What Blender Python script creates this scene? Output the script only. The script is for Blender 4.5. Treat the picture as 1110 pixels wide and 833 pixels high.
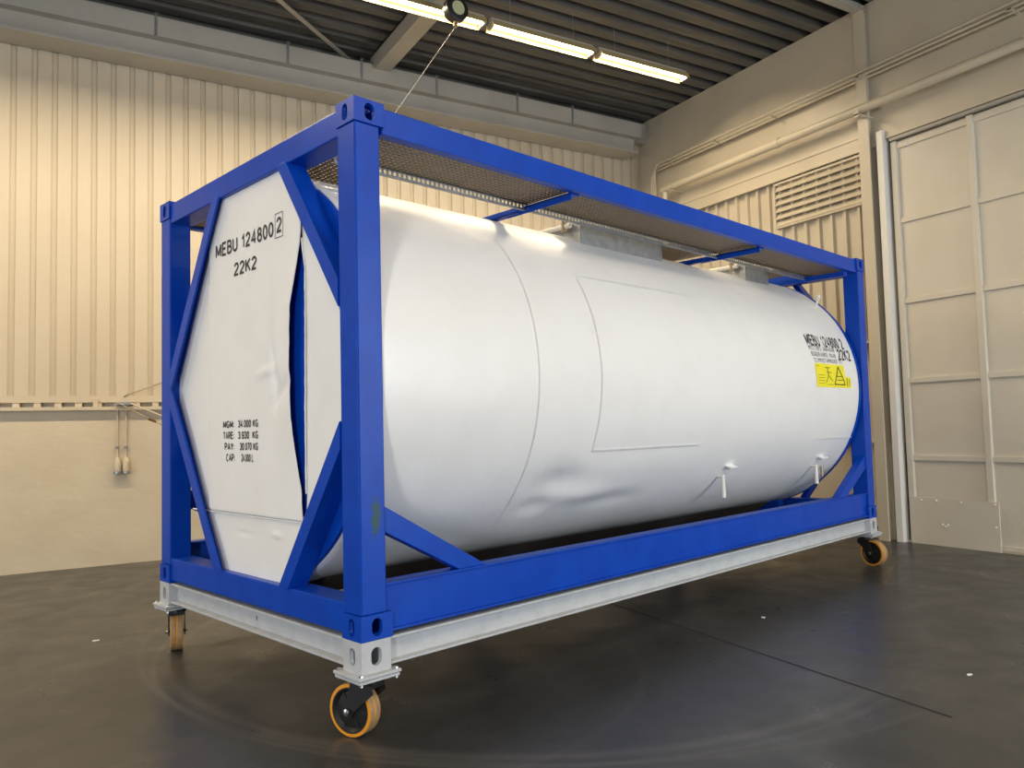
import bpy, bmesh, math, random
from mathutils import Vector, Matrix, noise
PI = math.pi
R = math.radians
random.seed(4)
SC = bpy.context.scene
for o in list(bpy.data.objects): bpy.data.objects.remove(o)
COL = SC.collection

# ------------------------------------------------------------------ camera
ROOM = R(14)                    # the container stands turned 14 degrees against the hall
CAM = (-1.2472, -3.5551, 1.4388)
yaw, pitch, roll = R(45.58 + 14), R(3.2254), R(-1.4474)
fw = Vector((math.cos(pitch)*math.cos(yaw), math.cos(pitch)*math.sin(yaw), math.sin(pitch)))
rt0 = Vector((math.sin(yaw), -math.cos(yaw), 0)); up0 = rt0.cross(fw)
rt = math.cos(roll)*rt0 + math.sin(roll)*up0
up = -math.sin(roll)*rt0 + math.cos(roll)*up0
cd = bpy.data.cameras.new('camera'); cam = bpy.data.objects.new('camera', cd); COL.objects.link(cam)
m = Matrix.Identity(4)
for i in range(3): m[i][0] = rt[i]; m[i][1] = up[i]; m[i][2] = -fw[i]; m[i][3] = CAM[i]
cam.matrix_world = m
cd.sensor_width = 36; cd.lens = 36*855.25/1110; cd.clip_end = 200
SC.camera = cam
# ------------------------------------------------------------------ exposure, world, daylight, added fill
SC.view_settings.view_transform = 'Standard'; SC.view_settings.look = 'None'
SC.view_settings.gamma = 1; SC.view_settings.use_curve_mapping = False
SC.view_settings.exposure = 0.12
W = bpy.data.worlds.new('hall'); SC.world = W; W.use_nodes = True
W.node_tree.nodes['Background'].inputs[0].default_value = (.78, .88, 1, 1)
W.node_tree.nodes['Background'].inputs[1].default_value = .13
def area(name, loc, look, sx, sy, e, col):
    l = bpy.data.lights.new(name, 'AREA'); l.shape = 'RECTANGLE'; l.size = sx; l.size_y = sy; l.energy = e; l.color = col
    o = bpy.data.objects.new(name, l); COL.objects.link(o); o.location = loc
    o.rotation_euler = (Vector(look)-Vector(loc)).to_track_quat('-Z', 'Y').to_euler(); return o
area('daylight_gate', (7.0, -6.5, 2.4), (2.5, 1.2, 1.2), 4.0, 4.2, 520, (.83, .91, 1))
area('daylight_doorway', (-7.2, -9.2, 2.3), (1.5, 1.0, 1.6), 1.0, 4.2, 430, (.92, .95, 1))
area('left_fill', (-7.0, 1.0, 2.4), (0, 1.0, 1.6), 4.0, 4.2, 120, (.95, .95, .95))  # added fill from the left to brighten the front end, no gate there
LAMP_E = 60; LAMP_COL = (1, .83, .59)

# ------------------------------------------------------------------ materials
def mat(name, col, rough=.5, metal=0, bump=None, var=None, coat=0, emit=None, spec=.5):
    m = bpy.data.materials.new(name); m.use_nodes = True; nt = m.node_tree; b = nt.nodes['Principled BSDF']
    b.inputs['Base Color'].default_value = (*col, 1); b.inputs['Roughness'].default_value = rough
    b.inputs['Metallic'].default_value = metal; b.inputs['Coat Weight'].default_value = coat
    b.inputs['Specular IOR Level'].default_value = spec
    tc = nt.nodes.new('ShaderNodeTexCoord')
    def nz(scale, stretch, detail=4):
        mp = nt.nodes.new('ShaderNodeMapping'); mp.inputs['Scale'].default_value = stretch
        n = nt.nodes.new('ShaderNodeTexNoise'); n.inputs['Scale'].default_value = scale; n.inputs['Detail'].default_value = detail
        nt.links.new(tc.outputs['Object'], mp.inputs[0]); nt.links.new(mp.outputs[0], n.inputs[0]); return n
    if var:
        c2, scale, stretch, lo, hi = var
        n = nz(scale, stretch, 6); r = nt.nodes.new('ShaderNodeValToRGB')
        r.color_ramp.elements[0].position = lo; r.color_ramp.elements[1].position = hi
        r.color_ramp.elements[0].color = (*col, 1); r.color_ramp.elements[1].color = (*c2, 1)
        nt.links.new(n.outputs[0], r.inputs[0]); nt.links.new(r.outputs[0], b.inputs['Base Color'])
    if bump:
        prev = None
        for scale, stretch, st, dist in bump:
            n = nz(scale, stretch); bp = nt.nodes.new('ShaderNodeBump'); bp.inputs['Strength'].default_value = st
            bp.inputs['Distance'].default_value = dist
            nt.links.new(n.outputs[0], bp.inputs['Height'])
            if prev: nt.links.new(prev.outputs[0], bp.inputs['Normal'])
            prev = bp
        nt.links.new(prev.outputs[0], b.inputs['Normal'])
    if emit:
        b.inputs['Emission Color'].default_value = (*emit[0], 1); b.inputs['Emission Strength'].default_value = emit[1]
    return m
M = {}
M['blue'] = mat('blue_paint', (.002, .052, .42), .34, bump=[(60, (1, 1, .08), .15, .002), (5, (1, 1, 1), .1, .01)],
                spec=.2, var=((.002, .066, .49), 6, (1, 1, 1), .35, .75))
M['tank'] = mat('white_tank_paint', (.88, .88, .87), .34, bump=[(90, (1, .06, .06), .12, .002), (2.2, (1, 1, 1), .35, .03)],
                var=((.83, .83, .81), 3, (1, 1, 1), .45, .9))
M['sheet'] = mat('white_sheet', (.90, .89, .86), .42, bump=[(4, (1, 1, 1), .25, .02)], var=((.86, .84, .80), 4, (1, 1, 1), .4, .9))
M['trolley'] = mat('grey_white_paint', (.52, .54, .56), .45, var=((.43, .445, .46), 12, (1, 1, 1), .45, .85))
M['galv'] = mat('galvanised_steel', (.42, .44, .45), .42, .7, var=((.30, .31, .32), 15, (1, 1, 1), .35, .75))
M['grate'] = mat('galvanised_grating', (.22, .17, .12), .45, .6)
M['black'] = mat('black_metal', (.012, .012, .013), .4)
M['rim'] = mat('cast_rim', (.010, .010, .010), .5)
M['orange'] = mat('orange_polyurethane', (.85, .33, .02), .4)
M['tyre'] = mat('worn_tyre', (.42, .27, .12), .6, var=((.28, .19, .11), 30, (1, 1, 1), .35, .7))
M['ink'] = mat('black_lettering', (.02, .02, .025), .5)
M['inkgrey'] = mat('grey_lettering', (.16, .16, .18), .5)
M['yellow'] = mat('yellow_decal', (.95, .85, .02), .45)
M['yink'] = mat('decal_print', (.30, .27, .03), .5)
M['steel'] = mat('bright_steel', (.7, .7, .7), .25, 1)
M['brass'] = mat('weathered_fitting', (.45, .36, .24), .4, .6)
M['wall'] = mat('cream_wall_paint', (.61, .53, .40), .55, bump=[(30, (1, 1, 1), .06, .004)], var=((.57, .49, .36), 1.3, (1, 1, .6), .4, .8))
M['wallR'] = mat('cream_steel_paint', (.62, .55, .42), .42, bump=[(3, (1, 1, 1), .12, .02)], var=((.56, .49, .37), 1.5, (1, 1, 1), .4, .8))
M['plinth'] = mat('painted_concrete', (.66, .58, .44), .75, bump=[(8, (1, 1, 2), .3, .01)], var=((.58, .49, .36), 1.4, (1, 1, 1.6), .35, .75))
M['greypaint'] = mat('grey_steel_paint', (.46, .43, .37), .5, var=((.40, .37, .31), 2, (1, 1, 1), .4, .8))
M['deck'] = mat('dull_steel_deck', (.19, .185, .17), .38, .45, var=((.11, .104, .095), 2.2, (.3, 2, 1), .3, .75))
M['under'] = mat('under_tank_shade', (.045, .036, .03), .5)  # dark brown standing in for the deep shade beneath the tank
M['dark'] = mat('dark_void', (.02, .018, .016), .8)
M['door'] = mat('door_panel_paint', (.72, .67, .56), .5, bump=[(2.5, (1, 1, 1), .15, .02)], var=((.66, .60, .49), 1.4, (1, 1, 1), .35, .8))
M['frame'] = mat('pale_frame_paint', (.82, .80, .74), .45)
M['lamp'] = mat('lamp_enamel', (.42, .33, .15), .5)
M['tube'] = mat('lit_tube', (1, .9, .7), .5, emit=((1, .80, .42), 14))
M['plastic'] = mat('cream_plastic', (.62, .54, .40), .4)
M['rust'] = mat('rust', (.12, .05, .02), .8)

# worn blue post with a scuff of its own
def scuffed():
    m = M['blue'].copy(); m.name = 'blue_paint_scuffed'; nt = m.node_tree; b = nt.nodes['Principled BSDF']
    src = b.inputs['Base Color'].links[0].from_socket
    tc = nt.nodes.new('ShaderNodeTexCoord')
    mp = nt.nodes.new('ShaderNodeMapping'); mp.inputs['Location'].default_value = (-.095, 0, -.57)
    nt.links.new(tc.outputs['Object'], mp.inputs[0])
    mp2 = nt.nodes.new('ShaderNodeMapping'); mp2.inputs['Scale'].default_value = (18, 2, 5)
    nt.links.new(mp.outputs[0], mp2.inputs[0])
    g = nt.nodes.new('ShaderNodeTexGradient'); g.gradient_type = 'SPHERICAL'; nt.links.new(mp2.outputs[0], g.inputs[0])
    n = nt.nodes.new('ShaderNodeTexNoise'); n.inputs['Scale'].default_value = 60; n.inputs['Detail'].default_value = 6
    nt.links.new(tc.outputs['Object'], n.inputs[0])
    mu = nt.nodes.new('ShaderNodeMath'); mu.operation = 'MULTIPLY'; nt.links.new(g.outputs['Fac'], mu.inputs[0]); nt.links.new(n.outputs[0], mu.inputs[1])
    r = nt.nodes.new('ShaderNodeValToRGB'); r.color_ramp.elements[0].position = .22; r.color_ramp.elements[1].position = .33
    nt.links.new(mu.outputs[0], r.inputs[0])
    mx = nt.nodes.new('ShaderNodeMix'); mx.data_type = 'RGBA'
    nt.links.new(r.outputs[0], mx.inputs[0]); nt.links.new(src, mx.inputs[6]); mx.inputs[7].default_value = (.03, .085, .11, 1)
    nt.links.new(mx.outputs[2], b.inputs['Base Color']); return m
M['bluescuff'] = scuffed()

def concrete_floor():
    m = bpy.data.materials.new('polished_concrete'); m.use_nodes = True; nt = m.node_tree; b = nt.nodes['Principled BSDF']
    N = nt.nodes.new; L = nt.links.new
    tc = N('ShaderNodeTexCoord')
    def noi(s, d, dist=0, st=(1, 1, 1)):
        mp = N('ShaderNodeMapping'); mp.inputs['Scale'].default_value = st; L(tc.outputs['Object'], mp.inputs[0])
        n = N('ShaderNodeTexNoise'); n.inputs['Scale'].default_value = s; n.inputs['Detail'].default_value = d
        n.inputs['Distortion'].default_value = dist; L(mp.outputs[0], n.inputs[0]); return n.outputs[0]
    def ramp(src, stops):
        r = N('ShaderNodeValToRGB'); r.color_ramp.elements[0].position = stops[0][0]; r.color_ramp.elements[0].color = (*stops[0][1], 1)
        r.color_ramp.elements[1].position = stops[-1][0]; r.color_ramp.elements[1].color = (*stops[-1][1], 1)
        for p, c in stops[1:-1]: e = r.color_ramp.elements.new(p); e.color = (*c, 1)
        L(src, r.inputs[0]); return r.outputs[0]
    def mix(f, a, bb, t='MIX'):
        x = N('ShaderNodeMix'); x.data_type = 'RGBA'; x.blend_type = t
        if isinstance(f, float): x.inputs[0].default_value = f
        else: L(f, x.inputs[0])
        L(a, x.inputs[6])
        if isinstance(bb, tuple): x.inputs[7].default_value = (*bb, 1)
        else: L(bb, x.inputs[7])
        return x.outputs[2]
    base = ramp(noi(.55, 8, .6), [(.3, (.032, .034, .035)), (.5, (.043, .044, .043)), (.7, (.058, .056, .051))])
    fine = ramp(noi(7, 8, .3, (1, 2.2, 1)), [(.35, (.85, .85, .85)), (.65, (1.08, 1.08, 1.08))])
    c = mix(.8, base, fine, 'MULTIPLY')
    # dark oil spots
    sp = ramp(noi(5, 3, 0, (1, 1.6, 1)), [(.70, (0, 0, 0)), (.76, (1, 1, 1))])
    c = mix(sp, c, (.03, .028, .026))
    # pale tyre arcs left by the castors
    def arcs(cx, cy, rr, ws, amt, c):
        sx = N('ShaderNodeSeparateXYZ'); L(tc.outputs['Object'], sx.inputs[0])
        def mth(op, a, bb=None):
            x = N('ShaderNodeMath'); x.operation = op
            for i, v in enumerate((a, bb)):
                if v is None: continue
                if isinstance(v, (int, float)): x.inputs[i].default_value = v
                else: L(v, x.inputs[i])
            return x.outputs[0]
        dx = mth('SUBTRACT', sx.outputs[0], cx); dy = mth('SUBTRACT', sx.outputs[1], cy)
        d = mth('SQRT', mth('ADD', mth('MULTIPLY', dx, dx), mth('MULTIPLY', dy, dy)))
        e = mth('ABSOLUTE', mth('SUBTRACT', d, rr)); k = mth('SUBTRACT', 1.0, mth('DIVIDE', e, ws))
        k = mth('MAXIMUM', k, 0.0); k = mth('MULTIPLY', k, amt)
        g = mth('MINIMUM', mth('MAXIMUM', mth('SUBTRACT', 3.1, sx.outputs[0]), 0.0), 1.0); k = mth('MULTIPLY', k, g)
        k = mth('MULTIPLY', k, noi(2.2, 4))
        return mix(k, c, (.16, .145, .12))
    for a in ((1.9, 1.6, 2.50, .06, .5), (1.9, 1.6, 2.60, .03, .4), (2.3, 1.9, 3.05, .03, .4), (.3, 1.2, 1.8, .03, .2), (1.7, 1.6, 3.4, .04, .15)):
        c = arcs(*a, c)
    L(c, b.inputs['Base Color'])
    rr = ramp(noi(3, 6, .4), [(.3, (.26, .26, .26)), (.7, (.40, .40, .40))]); L(rr, b.inputs['Roughness'])
    bp = N('ShaderNodeBump'); bp.inputs['Strength'].default_value = .05; bp.inputs['Distance'].default_value = .004
    L(noi(9, 4), bp.inputs['Height']); L(bp.outputs[0], b.inputs['Normal'])
    b.inputs['Specular IOR Level'].default_value = .45
    return m
M['floor'] = concrete_floor()

# ------------------------------------------------------------------ mesh helpers
def obj(name, bm, m, parent=None, smooth=False, bevel=0):
    me = bpy.data.meshes.new(name); bmesh.ops.recalc_face_normals(bm, faces=bm.faces) if bm.faces else None
    bm.to_mesh(me); bm.free(); me.materials.append(M[m] if isinstance(m, str) else m)
    o = bpy.data.objects.new(name, me); COL.objects.link(o)
    if smooth:
        for p in me.polygons: p.use_smooth = True
        me.set_sharp_from_angle(angle=R(40))
    if bevel:
        b = o.modifiers.new('bevel', 'BEVEL'); b.width = bevel; b.segments = 2; b.limit_method = 'ANGLE'
    if parent: o.parent = parent
    return o
def BM(): return bmesh.new()
def box(bm, x0, x1, y0, y1, z0, z1, mx=None):
    vs = [bm.verts.new((x, y, z)) for z in (z0, z1) for y in (y0, y1) for x in (x0, x1)]
    if mx is not None:
        for v in vs: v.co = mx @ v.co
    for f in ((0, 1, 3, 2), (4, 6, 7, 5), (0, 4, 5, 1), (2, 3, 7, 6), (0, 2, 6, 4), (1, 5, 7, 3)): bm.faces.new([vs[i] for i in f])
    return bm
def boxes(*bs):
    bm = BM()
    for b in bs: box(bm, *b)
    return bm
def frame_to(p, q):
    z = (Vector(q)-Vector(p)).normalized(); x = z.cross(Vector((0, 0, 1)))
    if x.length < 1e-4: x = Vector((1, 0, 0))
    x.normalize(); y = z.cross(x); return x, y, z
def tube(bm, pts, r, n=12, cap=True):
    rings = []; pts = [Vector(p) for p in pts]
    for i, p in enumerate(pts):
        a = pts[max(0, i-1)]; b = pts[min(len(pts)-1, i+1)]
        x, y, z = frame_to(a, b)
        rad = r[i] if isinstance(r, (list, tuple)) else r
        if rings:   # keep the frame from twisting
            x = (px - z*px.dot(z)).normalized(); y = z.cross(x)
        px = x
        rings.append([bm.verts.new(p + rad*(math.cos(2*PI*k/n)*x + math.sin(2*PI*k/n)*y)) for k in range(n)])
    for a, b in zip(rings, rings[1:]):
        for k in range(n): bm.faces.new([a[k], a[(k+1) % n], b[(k+1) % n], b[k]])
    if cap: bm.faces.new(rings[0][::-1]); bm.faces.new(rings[-1])
    return bm
def prism(bm, poly, axis, a, b):
    """poly: 2-D outline in the other two axes (in x,y,z order), extruded from a to b along axis"""
    def P(u, v, t): return {0: (t, u, v), 1: (u, t, v), 2: (u, v, t)}[axis]
    A = [bm.verts.new(P(u, v, a)) for u, v in poly]; B = [bm.verts.new(P(u, v, b)) for u, v in poly]
    bm.faces.new(A); bm.faces.new(B[::-1])
    for i in range(len(poly)): j = (i+1) % len(poly); bm.faces.new([A[i], A[j], B[j], B[i]])
    return bm
def lathe(bm, prof, mx, n=40, closed=False):
    """prof: (radius, along-axis) ; axis is local z of mx"""
    rings = [[bm.verts.new(mx @ Vector((r*math.cos(2*PI*k/n), r*math.sin(2*PI*k/n), h))) for k in range(n)] for r, h in prof]
    seq = list(zip(rings, rings[1:])) + ([(rings[-1], rings[0])] if closed else [])
    for a, b in seq:
        for k in range(n): bm.faces.new([a[k], a[(k+1) % n], b[(k+1) % n], b[k]])
    if not closed: bm.faces.new(rings[0][::-1]); bm.faces.new(rings[-1])
    return bm
def holed(bm, w, h, ow, oh, t, mx, cx=0, cy=0, N=40):
    """plate w x h (local x,y), thickness t in -z, with an oval slot ow x oh"""
    rad = min(ow, oh)/2; sx = ow/2-rad; sy = oh/2-rad; O = []; I = []
    for k in range(N):
        a = 2*PI*(k+.5)/N; c, s = math.cos(a), math.sin(a)
        I.append((cx + math.copysign(sx, c)*(sx > 0) + rad*c, cy + math.copysign(sy, s)*(sy > 0) + rad*s))
        q = min(w/2/abs(c) if abs(c) > 1e-6 else 9, h/2/abs(s) if abs(s) > 1e-6 else 9); O.append([q*c, q*s])
    for px in (-w/2, w/2):
        for py in (-h/2, h/2):
            j = min(range(N), key=lambda k: (O[k][0]-px)**2+(O[k][1]-py)**2); O[j] = [px, py]
    rg = [[bm.verts.new(mx @ Vector((x, y, z))) for x, y in L] for z in (0, -t) for L in (O, I)]
    for a, b in ((0, 1), (1, 3), (3, 2), (2, 0)):
        for k in range(N): j = (k+1) % N; bm.faces.new([rg[a][k], rg[a][j], rg[b][j], rg[b][k]])
def thing(name, label=None, cat=None, loc=(0, 0, 0), rz=0, group=None, kind=None):
    o = bpy.data.objects.new(name, None); COL.objects.link(o); o.location = loc; o.rotation_euler = (0, 0, rz)
    o.empty_display_size = .1
    return tag(o, label, cat, group, kind)
def tag(o, label=None, cat=None, group=None, kind=None):
    if label: o['label'] = label
    if cat: o['category'] = cat
    if group: o['group'] = group
    if kind: o['kind'] = kind
    return o
def struct(name, bm, m, label=None, cat=None, **k):
    return tag(obj(name, bm, m, **k), label, cat, kind='structure')
def text_bm(s, size, wx=.85, bold=.012, spacing=1.0):
    cu = bpy.data.curves.new('t', 'FONT'); cu.body = s; cu.size = size; cu.offset = bold*size; cu.space_character = spacing
    cu.resolution_u = 3
    o = bpy.data.objects.new('t', cu); COL.objects.link(o)
    dg = bpy.context.evaluated_depsgraph_get(); dg.update()
    me = bpy.data.meshes.new_from_object(o.evaluated_get(dg))
    bm = BM(); bm.from_mesh(me); bpy.data.objects.remove(o); bpy.data.curves.remove(cu); bpy.data.meshes.remove(me)
    for v in bm.verts: v.co.x *= wx
    return bm
# bold grotesque lettering drawn as strokes on a unit-high body
def arc(cx, cy, rx, ry, a0, a1, n=10): return [(cx+rx*math.cos(R(a0+(a1-a0)*i/n)), cy+ry*math.sin(R(a0+(a1-a0)*i/n))) for i in range(n+1)]
GL = {
 'M': (.78, [[(0, 0), (0, 1)], [(0, 1), (.39, .12)], [(.39, .12), (.78, 1)], [(.78, 1), (.78, 0)]]),
 'E': (.56, [[(.56, 0), (0, 0), (0, 1), (.55, 1)], [(0, .52), (.5, .52)]]),
 'B': (.6, [[(0, 0), (0, 1), (.32, 1)]+arc(.32, .765, .22, .235, 90, -90)+[(0, .53)], [(.32, .53)]+arc(.34, .265, .26, .265, 90, -90)+[(0, 0)]]),
 'U': (.62, [[(0, 1), (0, .32)]+arc(.31, .31, .31, .31, 180, 360)+[(.62, 1)]]),
 '1': (.34, [[(.0, .74), (.12, .78), (.26, 1), (.26, 0)]]),
 '2': (.54, [arc(.27, .72, .27, .28, 170, -20, 12)+[(.36, .42), (.08, .16), (0, 0), (.54, 0)]]),
 '3': (.52, [arc(.24, .75, .24, .25, 165, -75, 12)+[(.2, .53)], [(.2, .53)]+arc(.25, .27, .27, .27, 75, -165, 12)]),
 '4': (.56, [[(.42, 0), (.42, 1), (0, .28), (.56, .28)]]),
 '7': (.5, [[(0, 1), (.5, 1), (.3, .5), (.16, 0)]]),
 '8': (.54, [arc(.27, .76, .22, .24, 0, 360, 20), arc(.27, .265, .27, .265, 0, 360, 20)]),
 '9': (.54, [arc(.27, .69, .27, .31, 0, 360, 20), [(.54, .69)]+arc(.27, .36, .27, .36, 0, -150, 12)]),
 '0': (.54, [arc(.27, .5, .27, .5, 0, 360, 28)]),
 'K': (.6, [[(0, 0), (0, 1)], [(.58, 1), (0, .38)], [(.2, .60), (.6, 0)]]),
 'G': (.66, [arc(.33, .5, .33, .5, 50, 330, 22)+[(.64, .44), (.36, .44)]]),
 'T': (.6, [[(0, 1), (.6, 1)], [(.3, 1), (.3, 0)]]),
 'A': (.66, [[(0, 0), (.33, 1), (.66, 0)], [(.12, .32), (.54, .32)]]),
 'R': (.6, [[(0, 0), (0, 1), (.32, 1)]+arc(.33, .75, .25, .25, 90, -90)+[(0, .5)], [(.32, .5), (.6, 0)]]),
 'P': (.58, [[(0, 0), (0, 1), (.32, 1)]+arc(.32, .73, .26, .27, 90, -90)+[(0, .46)]]),
 'Y': (.6, [[(0, 1), (.3, .46), (.6, 1)], [(.3, .46), (.3, 0)]]),
 'C': (.62, [arc(.33, .5, .33, .5, 50, 310, 22)]),
 'L': (.5, [[(0, 1), (0, 0), (.5, 0)]]),
 '.': (.06, [[(.03, .0), (.03, .10)]]), ':': (.06, [[(.03, .08), (.03, .2)], [(.03, .56), (.03, .68)]]), ' ': (.2, [])}
def bold_text(s, size, w=.15, gap=.17):
    bm = BM(); x = 0
    for ch in s:
        adv, lines = GL[ch]
        for L in lines:
            P_ = [Vector(p) for p in L]; closed = (P_[0]-P_[-1]).length < 1e-6; n = len(P_); Ls = []
            for i, p in enumerate(P_):
                a = P_[i-1] if i else (P_[-2] if closed else p); b = P_[i+1] if i < n-1 else (P_[1] if closed else p)
                d1 = (p-a).normalized() if (p-a).length else (b-p).normalized(); d2 = (b-p).normalized() if (b-p).length else d1
                n1 = Vector((-d1.y, d1.x)); n2 = Vector((-d2.y, d2.x)); m_ = (n1+n2); m_ = m_.normalized() if m_.length > .2 else n1
                k = min(1.8, 1/max(.3, m_.dot(n1)))
                e = -d2*w*.5 if (i == 0 and not closed) else (d1*w*.5 if (i == n-1 and not closed) else Vector((0, 0)))
                q = p*1.0; q.y = w*.5 + q.y*(1-w)
                Ls.append((q+e*.0+m_*w/2*k, q+e*.0-m_*w/2*k))
            vs = [[bm.verts.new(((x+v.x+w/2)*size, v.y*size, 0)) for v in pr] for pr in Ls]
            for (a, b), (c, d) in zip(vs, vs[1:]): bm.faces.new([a, b, d, c])
        x += adv+w+gap
    return bm
def place(bm, fn):
    for v in bm.verts: v.co = Vector(fn(v.co.x, v.co.y))
    return bm
def merge(dst, src):
    me = bpy.data.meshes.new('tmp'); src.to_mesh(me); src.free(); dst.from_mesh(me); bpy.data.meshes.remove(me); return dst

# ================================================================== THE HALL (x = u, y = v)
WX, WY = 7.4, 6.66          # right wall, left wall
X0, Y0 = -7.0, -10.0
bm = boxes((X0, WX+.3, Y0, WY+.3, -.15, 0)); floor = struct('floor', bm, 'floor')
# expansion joint in the floor, a thin dark sealant line
bm = BM(); mx = Matrix.Translation((2.73, 2.2, 0)) @ Matrix.Rotation(math.atan2(-3.46, -.23), 4, 'Z')
box(bm, 0, 3.47, -.009, .009, .0, .0012, mx); struct('trim_1', bm, 'dark', 'thin dark expansion joint running across the grey floor', 'floor joint')

def corrugated(axis, a0, a1, pitch, prof, z0, z1, at, sgn):
    """vertical profile sheet; prof = [(offset along, depth)] within one pitch"""
    bm = BM(); pts = []; a = a0
    while a < a1:
        for s, d in prof: pts.append((a+s, d))
        a += pitch
    pr = None
    for s, d in pts:
        q = []
        for z in (z0, z1):
            p = (s, at+sgn*d, z) if axis == 'x' else (at+sgn*d, s, z)
            q.append(bm.verts.new(p))
        if pr: bm.faces.new([pr[0], q[0], q[1], pr[1]])
        pr = q
    return bm
# left wall: pans 0.13 wide with grooves 0.07 wide, grooves end at u = ... + 0.00
gr = [(0, 0), (.126, 0), (.146, .020), (.188, .030), (.193, 0)]
bm = corrugated('x', -1.58-.2*27-.198+.2, WX-.01, .2, gr, 1.90, 6.7, WY, 1)
struct('wall_left', bm, 'wall')
struct('wall_left_base', boxes((X0, WX, WY-.03, WY+.3, 0, 1.80)), 'plinth')
bm = boxes((X0, WX, WY-.03, WY+.2, 1.86, 1.90), (X0, WX, WY-.035, WY-.027, 1.855, 1.93), (X0, WX, WY-.09, WY+.2, 1.77, 1.80), (X0, WX, WY-.095, WY-.085, 1.765, 1.805))
k = X0
while k < WX:                                   # webs between the drainage slots
    box(bm, k, k+.07, WY-.028, WY+.1, 1.80, 1.86); k += .2
box(bm, X0, WX, WY+.04, WY+.06, 1.80, 1.86)
box(bm, -.82, -.77, WY-.06, WY-.02, 1.80, 1.90)
struct('trim_2', bm, 'wall', 'cream steel ledge along the foot of the ribbed wall', 'ledge')
# ceiling deck: trapezoid ribs along u
bm = BM(); pts = []; v = WY+.1
while v > Y0:
    pts += [(v, 6.55), (v-.006, 6.546), (v-.012, 6.55), (v-.138, 6.55), (v-.144, 6.546), (v-.15, 6.55), (v-.175, 6.66), (v-.255, 6.66)]; v -= .28
pr = None
for y, z in pts:
    q = [bm.verts.new((X0, y, z)), bm.verts.new((WX+.25, y, z))]
    if pr: bm.faces.new([pr[0], q[0], q[1], pr[1]])
    pr = q
box(bm, X0, WX+.3, Y0, WY+.3, 6.72, 6.8); box(bm, WX+.26, WX+.3, Y0, WY+.3, 6.5, 6.75)
struct('ceiling', bm, 'deck')
# I-beam along the left wall under the deck
bm = boxes((X0, 7.0, 6.25, 6.63, 5.87, 5.90), (X0, 7.05, 6.40, 6.43, 5.90, 6.15), (X0, 7.12, 6.28, 6.45, 6.15, 6.175), (X0, 7.12, 6.28, 6.295, 6.175, 6.37), (X0, 7.12, 6.28, 6.5, 6.37, 6.385),
           (X0, WX, 6.5, 6.62, 6.17, 6.5))
struct('beam_left', bm, 'greypaint', 'long grey steel beam along the top of the ribbed wall', 'beam')
ci = 0
for u in (-.2, 1.34, 2.32, 3.42, 4.74, 5.74):
    bm = boxes((u-.012, u+.012, 6.268, 6.282, 6.15, 6.44), (u-.012, u+.03, 6.268, 6.30, 6.42, 6.435))
    wh = ['furthest to the left', 'second from the left', 'beside the end of the cross beam', 'just right of the cross beam', 'second from the right end', 'nearest the right wall'][ci]; ci += 1
    tag(obj('beam_clip', bm, 'galv'), 'small thin hook clip on the grey wall beam, ' + wh, 'clip', 'clips along the wall beam')
# roof beam across (along v) and its diagonal brace
bm = boxes((2.50, 2.72, -9, 6.42, 6.33, 6.36), (2.50, 2.53, -9, 6.42, 6.36, 6.55), (2.50, 2.72, -9, 6.42, 6.53, 6.55))
struct('beam_ceiling', bm, 'greypaint', 'pale steel roof beam crossing under the dark ribbed ceiling', 'beam')
bm = BM(); x, y, z = frame_to((-.3, 4.3, 6.48), (2.35, 6.62, 6.48))
mx = Matrix.Translation((-.3, 4.3, 6.49)) @ Matrix.Rotation(math.atan2(2.32, 2.65), 4, 'Z'); box(bm, 0, 3.45, -.03, .03, 0, .012, mx)
struct('brace_ceiling', bm, 'greypaint', 'thin flat diagonal bracing strip under the ribbed ceiling', 'brace')

# right wall ---------------------------------------------------------------
VC0, VC1 = 2.30, 2.42
bm = boxes((WX, WX+.3, 2.2, WY+.3, 4.75, 6.548), (WX, WX+.3, Y0, 2.2, 4.82, 6.548))
box(bm, WX+.14, WX+.3, Y0, 2.5, 0, 4.82)
struct('wall_right', bm, 'wallR')
# thin lap line of the sheet above the corrugation
struct('trim_3', boxes((WX-.012, WX, VC1, WY, 4.92, 4.935), (WX-.05, WX, VC1, WY, 4.735, 4.75)), 'wallR', 'thin steel flashing above the ribbed sheet on right wall', 'flashing')
gr2 = [(0, 0), (.128, 0), (.140, -.045), (.178, -.045), (.190, 0)]
bm = corrugated('y', 2.42, WY, .2, gr2, 2.39, 4.74, WX+.05, 1)
struct('wall_right_cladding', bm, 'wallR')
struct('wall_right_base', boxes((WX+.12, WX+.3, 2.2, WY, 0, 2.37), (WX+.06, WX+.3, 2.2, WY, 0, 1.15)), 'plinth')
struct('trim_4', boxes((WX-.06, WX+.3, VC1, WY, 2.37, 2.395), (WX, WX+.3, VC1, WY, 1.15, 1.16)), 'wallR', 'cream steel ledge below the ribbed sheet on right wall', 'ledge')
# column: H section
bm = boxes((WX-.12, WX-.10, VC0, VC1+.02, 0, 6.5), (WX-.10, WX+.1, VC0+.05, VC0+.065, 0, 6.5), (WX+.1, WX+.12, VC0-.02, VC1+.05, 0, 6.5))
box(bm, WX-.1, WX+.1, VC1+.004, VC1+.02, 0, 2.4)
struct('column', bm, 'wallR', 'cream steel column between the louvre and the large panelled door', 'column')
struct('joist_ceiling', boxes((-3, WX-.05, 2.30, 2.42, 6.44, 6.455), (-3, WX-.05, 2.355, 2.365, 6.455, 6.55)), 'greypaint', 'pale steel joist under the ceiling ending at the column top', 'joist')
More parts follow.
